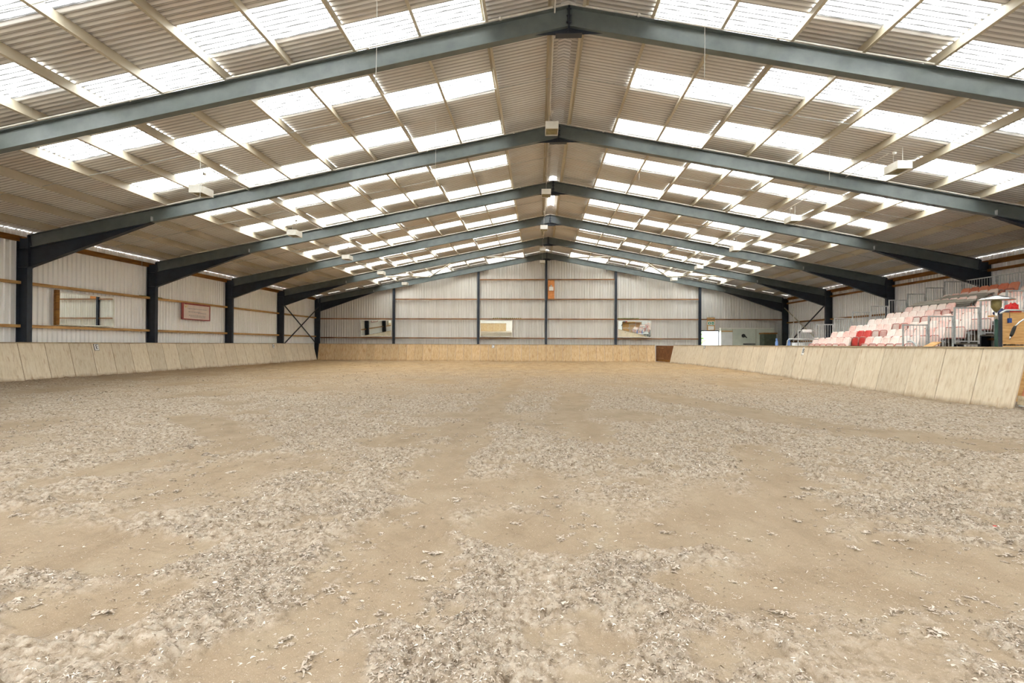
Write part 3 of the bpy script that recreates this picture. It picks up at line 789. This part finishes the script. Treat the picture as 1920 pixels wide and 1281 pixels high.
# ------------------------------------------------------------------ hanging lamps
def lamp(label,x,y,z,group):
    t=thing('hanging_lamp',label,'lamp',(x,y,z),0,group)
    w,l,h=.39,.58,.20
    mb=MB(); e=.015
    mb.box(-w/2,w/2,0,e,0,h).box(-w/2,w/2,l-e,l,0,h).box(-w/2,-w/2+e,e,l-e,0,h).box(w/2-e,w/2,e,l-e,0,h).box(-w/2,w/2,0,l,h,h+.012)
    mb.build('housing',M['white_metal'],t)
    mb=MB(); mb.box(-w/2+e,w/2-e,e,l-e,.03,.045); mb.build('reflector',M['olive'],t)
    mb=MB(); mb.box(-w/2,w/2,0,.03,-.004,0).box(-w/2,w/2,l-.03,l,-.004,0).box(-w/2,-w/2+.02,0,l,-.004,0).box(w/2-.02,w/2,0,l,-.004,0); mb.build('rim',M['white_metal'],t)
    zt=roofz(x)+.03-z
    [MB().tube([(0,q,h),(0,q,zt)],.006,6).build('suspension_wire',M['wire'],t) for q in (.1,l-.1)]
    mb=MB(); mb.lathe([(.03,zt-.09),(.05,zt-.08),(.05,zt-.03),(.03,zt-.02)],10,0,l*.75); mb.build('junction_box',M['conduit'],t)
for i in range(5):
    y=15.9+BAY*i
    lamp('white box lamp hung under the ridge, %s from the viewer'%ORD[i],(.37,.29,.26,.25,.27)[i],y,(7.72,7.48,7.35,7.29,7.43)[i],'ridge lamps')
    lamp('white box lamp hung over the banner side, %s from the viewer'%ORD[i],-10.06,15.15+BAY*i,5.70,'banner side lamps')
    lamp('white box lamp hung over the grandstand side, %s from the viewer'%ORD[i],9.85,14.9+BAY*i,(6.09,6.08,6.02,5.98,5.98)[i],'grandstand side lamps')
# conduits to the side lamps along a purlin
for x,lab in ((-9.74,'white lamp conduit along a purlin on the banner side'),(9.74,'white lamp conduit along a purlin on the grandstand side')):
    tag(MB().tube([(x,15.4,roofz(x)-.03),(x,41,roofz(x)-.03)],.014,6).build('lamp_conduit',M['conduit']),lab,'conduit','lamp conduits')

# loose hanging wires
def wire(x,y,z0,z1,label,hook=False,r=.006):
    pts=[(x,y,z1),(x+.01,y,(z0+z1)/2),(x,y,z0)]
    if hook: pts+= [(x-.02,y,z0-.25),(x-.06,y,z0-.45)]
    tag(MB().tube(pts,r,6).build('hanging_wire',M['wire']),label,'wire','loose wires hanging from the roof')
def wire_px(px,pytop,pybot,d,label,hook=False):
    # world position read off the photograph for a wire at depth d
    X=(px-1008)*d/1002.5; hz=645.8+.0046*(px-1008)
    wire(X,d*1.0012+.0496*X,EYE+(hz-pybot)*d/1002.5,min(EYE+(hz-pytop)*d/1002.5,roofz(X)+.1),label,hook)
wire_px(701,-60,130,9.6,'loose wire with a hooked end hanging before the first portal frame, banner side',True)
wire_px(1317,-40,145,10.6,'loose wire hanging before the first portal frame, grandstand side')
wire_px(813,155,352,15.5,'thin wire hanging before the second portal frame, banner side')
wire_px(1195,225,338,20.5,'thin wire hanging between the second and third portal frames')
wire_px(1552,140,337,15.0,'thin wire hanging before the second portal frame, grandstand side')
wire_px(372,255,372,15.2,'thin wire hanging beside the first lamp on the banner side')
wire_px(264,470,500,21.5,'short wire hanging by the eaves over the banner wall, second bay in view')
wire_px(410,460,520,27.5,'short wire hanging by the eaves over the banner wall, third bay in view')
wire_px(595,520,568,37.0,'short wire hanging by the gable corner on the banner side')

# ------------------------------------------------------------------ gable wall fittings
t=thing('floodlight_board','orange plywood board with a small floodlight beside the middle gable post','floodlight',(.97,YF-.24,4.88))
MB().box(-.25,.25,0,.04,0,1.45).build('backboard',M['ply_orange'],t); MB().box(-.17,.17,-.16,0,.62,.92).build('lamp_head',M['white_metal'],t); MB().box(-.05,.05,-.12,0,.92,1.05).build('bracket',M['galv'],t)
t=thing('exit_sign','green and white exit sign with a notice on a timber board above the bright doorway','sign',(13.3,YF-.24,2.42))
MB().box(-.30,.30,0,.04,.0,1.0).build('backboard',M['timber'],t); MB().box(-.26,.26,-.02,0,.42,.70).build('sign_face',M['plaque'],t)
mb=MB(); mb.box(-.22,-.02,-.026,-.02,.46,.66).box(.03,.22,-.026,-.02,.46,.66); mb.build('green_symbol',M['greensign'],t)
mb=MB(); mb.box(-.15,-.09,-.03,-.026,.5,.62).box(.07,.18,-.03,-.026,.54,.58); mb.build('white_pictogram',M['plaque'],t)
MB().box(-.22,.22,-.02,0,.05,.34).build('notice',M['plaque'],t)

# pale cabin by the gable
t=thing('kiosk_cabin','pale green white kiosk cabin with a round black emblem behind the corner kickboard','cabin',(15.93,41.72,0))
MB().box(-1.97,1.97,0,.44,-.1,2.55).build('cabin_body',M['cabin'],t)
MB().box(-1.97,2.0,-.05,.46,2.55,2.62).build('cabin_roof',M['white_metal'],t)
MB().box(-1.95,-1.10,-.02,0,.3,2.28).build('hatch',M['render'],t); MB().box(-1.93,-1.12,-.05,0,2.32,2.40).build('hatch_rail',M['ply'],t)
mb=MB(); mb.box(.65,.67,-.008,0,0,2.55).box(-1.10,-1.08,-.008,0,0,2.55); mb.build('panel_joint',M['cap'],t)
mb=MB(); n=14
pts=[(-.28+.14*math.cos(2*PI*i/n),2.02+.14*math.sin(2*PI*i/n)) for i in range(n)]; mb.prism(pts,-.02,0); mb.prism([(-.19,1.94),(-.04,1.84),(.0,1.87),(-.15,2.04)],-.02,0); mb.build('emblem',M['black'],t)
MB().box(-.3,.6,-.06,0,1.34,1.42).build('bar_handle',M['black'],t)
t=thing('storage_box','dark green storage box with a brown lid beside the kiosk cabin','box',(16.95,40.0,0))
MB().box(-.45,.42,0,.8,-.1,2.12).build('box_body',M['greenbox'],t); MB().box(-.49,.47,-.05,.85,2.12,2.22).build('box_lid',M['timber_brown'],t)
tag(MB().tube([(17.2,37.0,0),(17.2,37.0,3.9)],.03,8).build('white_pole',M['conduit']),'thin white upright pole beside the gable corner column','pole')

# ------------------------------------------------------------------ grandstand
X0,TP,TR,Z0=11.2,.765,.264,.86
YE,YS=23.74,17.10
t=thing('grandstand','tiered grandstand deck of grey steel under the seats','grandstand',(X0,YS,0))
for kk in range(9):
    mb=MB(); x=kk*TP; z=Z0+TR*kk
    mb.box(x,x+TP+.03,0,YE-YS,z-.04,z).box(x-.012,x,0,YE-YS,z-TR if kk else .1,z); mb.build('tier_deck',M['deck'],t)
mb=MB()
for yy in (.05,2.2,4.4,YE-YS-.05):
    for kk in range(0,9,2):
        mb.box(kk*TP+.3,kk*TP+.36,yy,yy+.06,-.1,Z0+TR*kk-.04)
    mb.bar((.1,yy,.15),(9*TP,yy,Z0+TR*8-.2),.05,.05)
mb.build('support_frame',M['steel_dark'],t)
# aisle steps
mb=MB()
for kk in range(9): mb.box(kk*TP-.3,kk*TP,2.93,3.6,Z0+TR*kk-TR-.0,Z0+TR*kk-TR/2)
mb.build('aisle_steps',M['deck'],t)

def shell(w,h,lean,thick,curve,nx=10,nz=7,r=.09,z0=0.0):
    """rounded, curved panel: seat back or folded pan, facing -x"""
    vs=[];fs=[]
    for sgn in (0,1):
        for j in range(nz+1):
            v=j/nz
            for i in range(nx+1):
                u=i/nx*2-1
                z=h*v; hw=w/2
                if h-z<r: hw=w/2-r+math.sqrt(max(0,r*r-(r-(h-z))**2))
                y=u*hw
                x=lean*z - curve*(u*u)*1.0 + .03*(v-.5)**2
                x+= thick if sgn else 0
                vs.append((x,y,z+z0))
    n=(nx+1)*(nz+1)
    for j in range(nz):
        for i in range(nx):
            a=j*(nx+1)+i; q=(a,a+1,a+nx+2,a+nx+1)
            fs.append(q[::-1]); fs.append(tuple(b+n for b in q))
    ring=[i for i in range(nx+1)]+[j*(nx+1)+nx for j in range(1,nz+1)]+[nz*(nx+1)+i for i in range(nx-1,-1,-1)]+[j*(nx+1) for j in range(nz-1,0,-1)]
    for a,b in zip(ring,ring[1:]+ring[:1]): fs.append((a,b,b+n,a+n))
    return vs,fs
def seat_meshes(mat):
    mb=MB(); mb.add(*shell(.445,.40,.30,.022,.035,z0=.36)); back=mb.mesh('backrest',mat,True)
    mb=MB(); mb.add(*shell(.42,.34,.10,.05,.02,z0=.14)); mb.v=[(x-.13,y,z) for x,y,z in mb.v]; pan=mb.mesh('seat_pan',mat,True)
    mb=MB(); 
    pts=[(-.15,-.215,.16),(-.13,-.215,.40),(-.115,-.19,.485),(-.11,-.12,.505),(-.11,.12,.505),(-.115,.19,.485),(-.13,.215,.40),(-.15,.215,.16)]
    mb.tube(pts,.017,6); rim=mb.mesh('seat_rim',M['seat_rim'],True)
    mb=MB(); mb.box(-.02,.03,-.2,-.17,0,.42).box(-.02,.03,.17,.2,0,.42).box(-.12,.06,-.2,-.17,.30,.34).box(-.12,.06,.17,.2,.30,.34).box(-.02,.03,-.17,.17,.38,.42); br=mb.mesh('bracket',M['galv'])
    return back,pan,rim,br
SEATS={'pink':seat_meshes(M['seat']),'red':seat_meshes(M['seat_red']),'salmon':seat_meshes(M['seat_salmon'])}
ROWN=['front']+[ORD[i] for i in range(1,8)]+['top']
def seat(kind,x,y,z,label,group):
    t=thing('stadium_seat',label,'seat',(x,y,z),0,group)
    for nm,me in zip(('backrest','seat_pan','seat_rim','bracket'),SEATS[kind]): obj(nm,me,t)
for kk in range(9):
    for bi,(ys,bn) in enumerate(((23.34,'gable block'),(19.64,'aisle block'))):
        for i in range(6):
            kind='salmon' if kk==8 else ('red' if (kk==1 and bi==0 and i in (4,5)) else 'pink')
            cn={'pink':'faded pink','red':'bright red','salmon':'salmon red'}[kind]
            x=X0+TP*(kk+1)-.26; y=ys-.46*i
            seat(kind,x,y,Z0+TR*kk,'%s folded tip-up seat, %s row, %s from the gable end of the %s'%(cn,ROWN[kk],ORD[i],bn),'seats of the %s row'%ROWN[kk])

# guard rails
def rail_panel(w,h):
    fr=MB(); r=.02
    fr.box(0,.04,-r,r,0,h).box(w-.04,w,-r,r,0,h).box(0,w,-r,r,h-.04,h).box(0,w,-r,r,.06,.095)
    ba=MB(); ba.tube([(0,0,.09),(0,0,h-.03)],.0095,6)
    return fr.mesh('rail_frame',M['galv']),ba.mesh('baluster',M['galv'])
RF,RB=rail_panel(TP-.02,1.12)
def guard(x,y,z,label,group,rot=0.0,fr=None,ba=None,n=6,w=None):
    t=thing('guard_rail',label,'guard rail',(x,y,z),rot,group); w=w or (TP-.02)
    obj('rail_frame',fr or RF,t)
    for i in range(n): obj('baluster',ba or RB,t,(.04+(w-.08)*(i+1)/(n+1),0,0))
for kk in range(9):
    guard(X0+TP*kk+.03,YE+.05,Z0+TR*kk-.02,'galvanised guard rail at the gable end of the %s seat row'%ROWN[kk],'guard rails at the gable end of the stand')
for kk in range(6):
    guard(X0+TP*kk+.01,YS-.03,Z0+TR*kk-.02,'galvanised guard rail at the open end of the %s seat row'%ROWN[kk],'guard rails at the open end of the stand')
RF2,RB2=rail_panel(1.62,1.15)
for i in range(4):
    guard(X0+TP*9+.02,YS+.02+1.66*i,Z0+TR*8-.02,'galvanised guard rail behind the top row, %s from its open end'%ORD[i],'guard rails behind the top row',PI/2,RF2,RB2,11,1.62)
# white plate on the first rail
tag(MB().box(11.40,11.80,YE-.02,YE+.02,Z0+1.00,Z0+1.13).build('white_plate',M['plaque']),'blank white plate fixed to the lowest guard rail','plate')
# wall of the stand: low front rail + objects behind the board
mb=MB(); mb.tube([(10.35,22.9,1.2),(10.40,22.9,1.5),(10.47,22.9,1.56),(12.0,23.2,1.56)],.022,8)
mb.tube([(10.35,22.9,1.2),(10.35,22.9,0)],.022,8); mb.tube([(12.0,23.2,1.56),(12.0,23.2,0.86)],.022,8)
tag(mb.build('hand_rail',M['galv'],smooth=True),'bent grey tube hand rail behind the grandstand kickboard','hand rail')
t=thing('trestle_table','low trestle table behind the grandstand kickboard holding the blue bottles','table',(11.1,24.9,0))
MB().box(-.7,.9,-.35,.35,1.16,1.20).build('table_top',M['render'],t)
for sx in (-.62,.82):
    for sy in (-.3,.3): MB().box(sx-.025,sx+.025,sy-.025,sy+.025,-.1,1.16).build('table_leg',M['galv'],t)
def bottle(x,y,label):
    t=thing('blue_bottle',label,'bottle',(x,y,1.20),0,'blue bottles on the trestle table')
    MB().lathe([(.055,0),(.06,.02),(.06,.24),(.035,.30),(.035,.31)],14).build('bottle_body',M['paleblue'],t,True)
    MB().lathe([(.03,.31),(.038,.32),(.038,.40),(.03,.41)],12).build('bottle_cap',M['paleblue'],t,True)
bottle(10.78,24.8,'pale blue bottle on the trestle table, beside the cabin side'); bottle(11.32,24.8,'pale blue bottle on the trestle table, beside the hand rail post')
tag(MB().box(11.55,11.95,24.65,25.0,1.20,1.42).build('white_box',M['render']),'small white box on the trestle table end next to the guard rail','box')
# grey fibre sheets left lying over the seats
def sheets(n,label,loc,length,width,tx,kind):
    for i in range(n):
        mb=MB(); nn=24; vs=[];fs=[]
        for a in (0,1):
            for th in (0,1):
                for j in range(nn+1):
                    u=j/nn; vs.append((width*(u-.5),length*(a-.5)+.06*i*(1 if a else .3),.018*math.sin(u*nn*PI/2)-.012*th))
        m=nn+1
        for j in range(nn):
            fs+= [(j,j+1,2*m+j+1,2*m+j),(m+j,3*m+j,3*m+j+1,m+j+1),(j,m+j,m+j+1,j+1),(2*m+j,2*m+j+1,3*m+j+1,3*m+j)]
        fs+=[(0,2*m,3*m,m),(nn,m+nn,3*m+nn,2*m+nn)]
        mb.add(vs,fs)
        o=mb.build('fibre_sheet',M['grey_sheet'],loc=(loc[0]+tx*i,loc[1]-.05*i,loc[2]+.075*i)); o.rotation_euler=(0,math.radians(-19),math.radians(3+2*i))
        tag(o,label%ORD[i],'roof sheet','grey fibre sheets on the seats')
sheets(4,'long grey fibre sheet in the lower pile across the seats, %s from the bottom',(X0+TP*7-.42,22.2,2.86),2.75,.62,.03,0)
sheets(2,'wide grey fibre sheet in the upper pile below the salmon seats, %s from the bottom',(X0+TP*8-.30,22.15,3.26),2.3,.62,.03,0)

# ------------------------------------------------------------------ patio heater, booth and bits beside the stand
t=thing('patio_heater','mushroom patio heater with a silver dome and dark green pole beside the plywood booth','patio heater',(10.24,12.5,-.09))
MB().lathe([(.23,0),(.24,.02),(.24,.10),(.20,.75),(.19,.78),(.03,.80)],20).build('base',M['green_pole'],t,True)
MB().tube([(0,0,.78),(0,0,1.98)],.033,12).build('pole',M['green_pole'],t,True)
MB().tube([(0,0,1.98),(0,0,2.18)],.027,12).build('upper_pole',M['chrome'],t,True)
MB().lathe([(.04,2.17),(.085,2.25),(.095,2.27),(.095,2.40),(.08,2.42)],18).build('burner',M['olive'],t,True)
MB().lathe([(.33,2.42),(.325,2.435),(.26,2.465),(.16,2.50),(.06,2.525),(.01,2.53)],28).build('dome',M['chrome'],t,True)
BX,BY=10.98,13.25
t=thing('plywood_booth','plywood booth with a bent metal rim rail at the end of the stand','booth',(BX,BY,-.09))
for i,(z0,z1) in enumerate(((.05,1.29),(1.31,1.41),(1.43,2.20))):
    MB().box(0,2.2,0,.03,z0,z1-.006).build('plywood_panel',M['ply'],t)
MB().box(2.17,2.2,.03,1.5,.05,2.19).build('side_panel',M['ply'],t)
MB().box(.04,2.15,.03,.45,2.10,2.14).build('shelf',M['ply'],t)
MB().box(-.05,0,-.02,.04,0,2.16).build('corner_post',M['steel_dark'],t)
MB().tube([(-.06,-.03,2.16),(-.02,-.03,2.19),(.06,-.03,2.235),(.12,-.03,2.24),(2.2,-.03,2.24)],.022,8).build('rim_rail',M['galv'],t,True)
t=thing('hanging_tag','blue plastic tag on a cord in front of the plywood booth','tag',(BX+.12,BY-.07,0))
MB().tube([(0,0,2.14),(0,0,1.96)],.006,6).build('cord',M['black'],t)
MB().box(-.035,.035,-.02,.02,1.85,1.96).build('tag_body',M['blue'],t)
t=thing('pump_handle','chrome bent handle with a black rubber grip in front of the booth','handle',(BX-.07,BY-.35,0))
MB().tube([(.75,.34,1.93),(.62,.1,1.95),(.45,.02,1.95),(.27,0,1.92),(.18,0,1.86),(.07,0,1.75)],.018,10).build('bent_tube',M['chrome'],t,True)
MB().tube([(.075,0,1.76),(.05,0,1.70),(.0,0,1.57),(-.02,0,1.53)],[.026,.036,.036,.028],12).build('rubber_grip',M['black'],t,True)
MB().tube([(-.018,0,1.535),(-.05,0,1.45)],[.018,.010],10).build('chrome_tip',M['chrome'],t,True)
def lump(name,loc,s,mat,label,cat,seed):
    rnd=random.Random(seed); mb=MB(); n=14;m=8; vs=[];fs=[]
    for j in range(m+1):
        a=PI*j/m
        for i in range(n):
            b=2*PI*i/n; q=1+.22*math.sin(3*b+seed)+.15*math.sin(5*a+b*2)+rnd.uniform(-.08,.08)
            vs.append((s[0]*math.sin(a)*math.cos(b)*q,s[1]*math.sin(a)*math.sin(b)*q,max(-s[2]*.55,s[2]*math.cos(a)*q)+s[2]*.55))
    for j in range(m):
        for i in range(n): fs.append((j*n+i,(j+1)*n+i,(j+1)*n+(i+1)%n,j*n+(i+1)%n))
    mb.add(vs,fs); tag(mb.build(name,mat,smooth=True,loc=loc),label,cat)
lump('red_jacket',(BX+.42,BY+.24,2.05),(.13,.16,.17),M['red'],'crumpled red jacket on the booth shelf','jacket',3)
lump('navy_cloth',(BX+.20,BY+.24,2.05),(.16,.12,.09),M['navy'],'crumpled navy cloth beside the red jacket','cloth',5)
tag(MB().bar((11.15,16.2,1.18),(11.75,16.4,1.42),.25,.03).build('plywood_offcut',M['ply']),'small plywood offcut propped behind the kickboard by the patio heater','board')
tag(MB().tube([(11.15,16.75,1.42),(11.2,16.7,1.45),(11.27,16.6,1.36),(11.33,16.55,1.1),(11.33,16.55,0)],.03,8).build('bent_pipe',M['galv'],smooth=True),'bent grey pipe end beside the open end of the stand','pipe')
# scrap in the sand
lump('red_scrap',(3.25,3.98,.0),(.018,.012,.010),M['red'],'tiny red scrap lying in the sand','scrap',8)

# ------------------------------------------------------------------ outside the doors
t=thing('yard_building','white rendered yard building outside the bright doorway','building',(15.5,56,-.1))
MB().box(-1.6,5,0,4,0,4.5).build('yard_wall',M['render'],t); MB().box(-1.0,0,-.03,0,1.3,2.3).build('yard_window',M['cabin'],t); MB().box(-1.0,-.6,-.4,0,.7,1.2).build('meter_box',M['black'],t)
def hedge(name,label,x0,x1,y0,y1,h):
    mb=MB();rnd=random.Random(4)
    for i in range(900):
        x=rnd.uniform(x0,x1);y=rnd.uniform(y0,y1);z=rnd.uniform(0,h)*1.0;s=rnd.uniform(.1,.3)
        a=Vector((rnd.gauss(0,1),rnd.gauss(0,1),rnd.gauss(0,1))).normalized();b=a.orthogonal().normalized()
        mb.add([Vector((x,y,z))+a*s,Vector((x,y,z))+b*s*.5,Vector((x,y,z))-a*s,Vector((x,y,z))-b*s*.5],[(0,1,2,3)])
    tag(mb.build(name,M['leaf']),label,'hedge')
hedge('hedge','green hedge outside the bright doorway',12.5,15.4,50,53,2.6)
struct(MB().box(-30,30,-34,-33,-.1,5).build('wall_yard',M['render']),'white yard wall outside the wide entrance','wall')

# ------------------------------------------------------------------ light
w=bpy.data.worlds.new('overcast'); SC.world=w; w.use_nodes=True; nt=w.node_tree; nt.nodes.clear()
bg=nt.nodes.new('ShaderNodeBackground'); bg.inputs[0].default_value=(.95,.975,1.0,1); bg.inputs[1].default_value=9.5
ow=nt.nodes.new('ShaderNodeOutputWorld'); nt.links.new(bg.outputs[0],ow.inputs[0])

# ------------------------------------------------------------------ camera
cam=bpy.data.cameras.new('camera'); co=bpy.data.objects.new('camera',cam); COL.objects.link(co)
cam.sensor_width=36; cam.sensor_fit='HORIZONTAL'; cam.lens=1002.54/1920*36; cam.clip_end=300; cam.clip_start=.05
yaw,pit,rol=.049604,.0050385,.0045843
fwd=Vector((-math.sin(yaw)*math.cos(pit),math.cos(yaw)*math.cos(pit),math.sin(pit)))
right=Vector((math.cos(yaw),math.sin(yaw),0)); upv=right.cross(fwd)
r2=right*math.cos(rol)+upv*math.sin(rol); u2=-right*math.sin(rol)+upv*math.cos(rol)
Mx=Matrix((( r2.x,u2.x,-fwd.x,0),(r2.y,u2.y,-fwd.y,0),(r2.z,u2.z,-fwd.z,EYE),(0,0,0,1)))
co.matrix_world=Mx
SC.camera=co
SC.view_settings.view_transform='Standard'; SC.view_settings.look='None'; SC.view_settings.exposure=0.86; SC.view_settings.gamma=1.0
SC.view_settings.use_curve_mapping=False
SC.cycles.max_bounces=14; SC.cycles.diffuse_bounces=8; SC.cycles.transmission_bounces=10; SC.cycles.transparent_max_bounces=10
SC.cycles.use_denoising=True
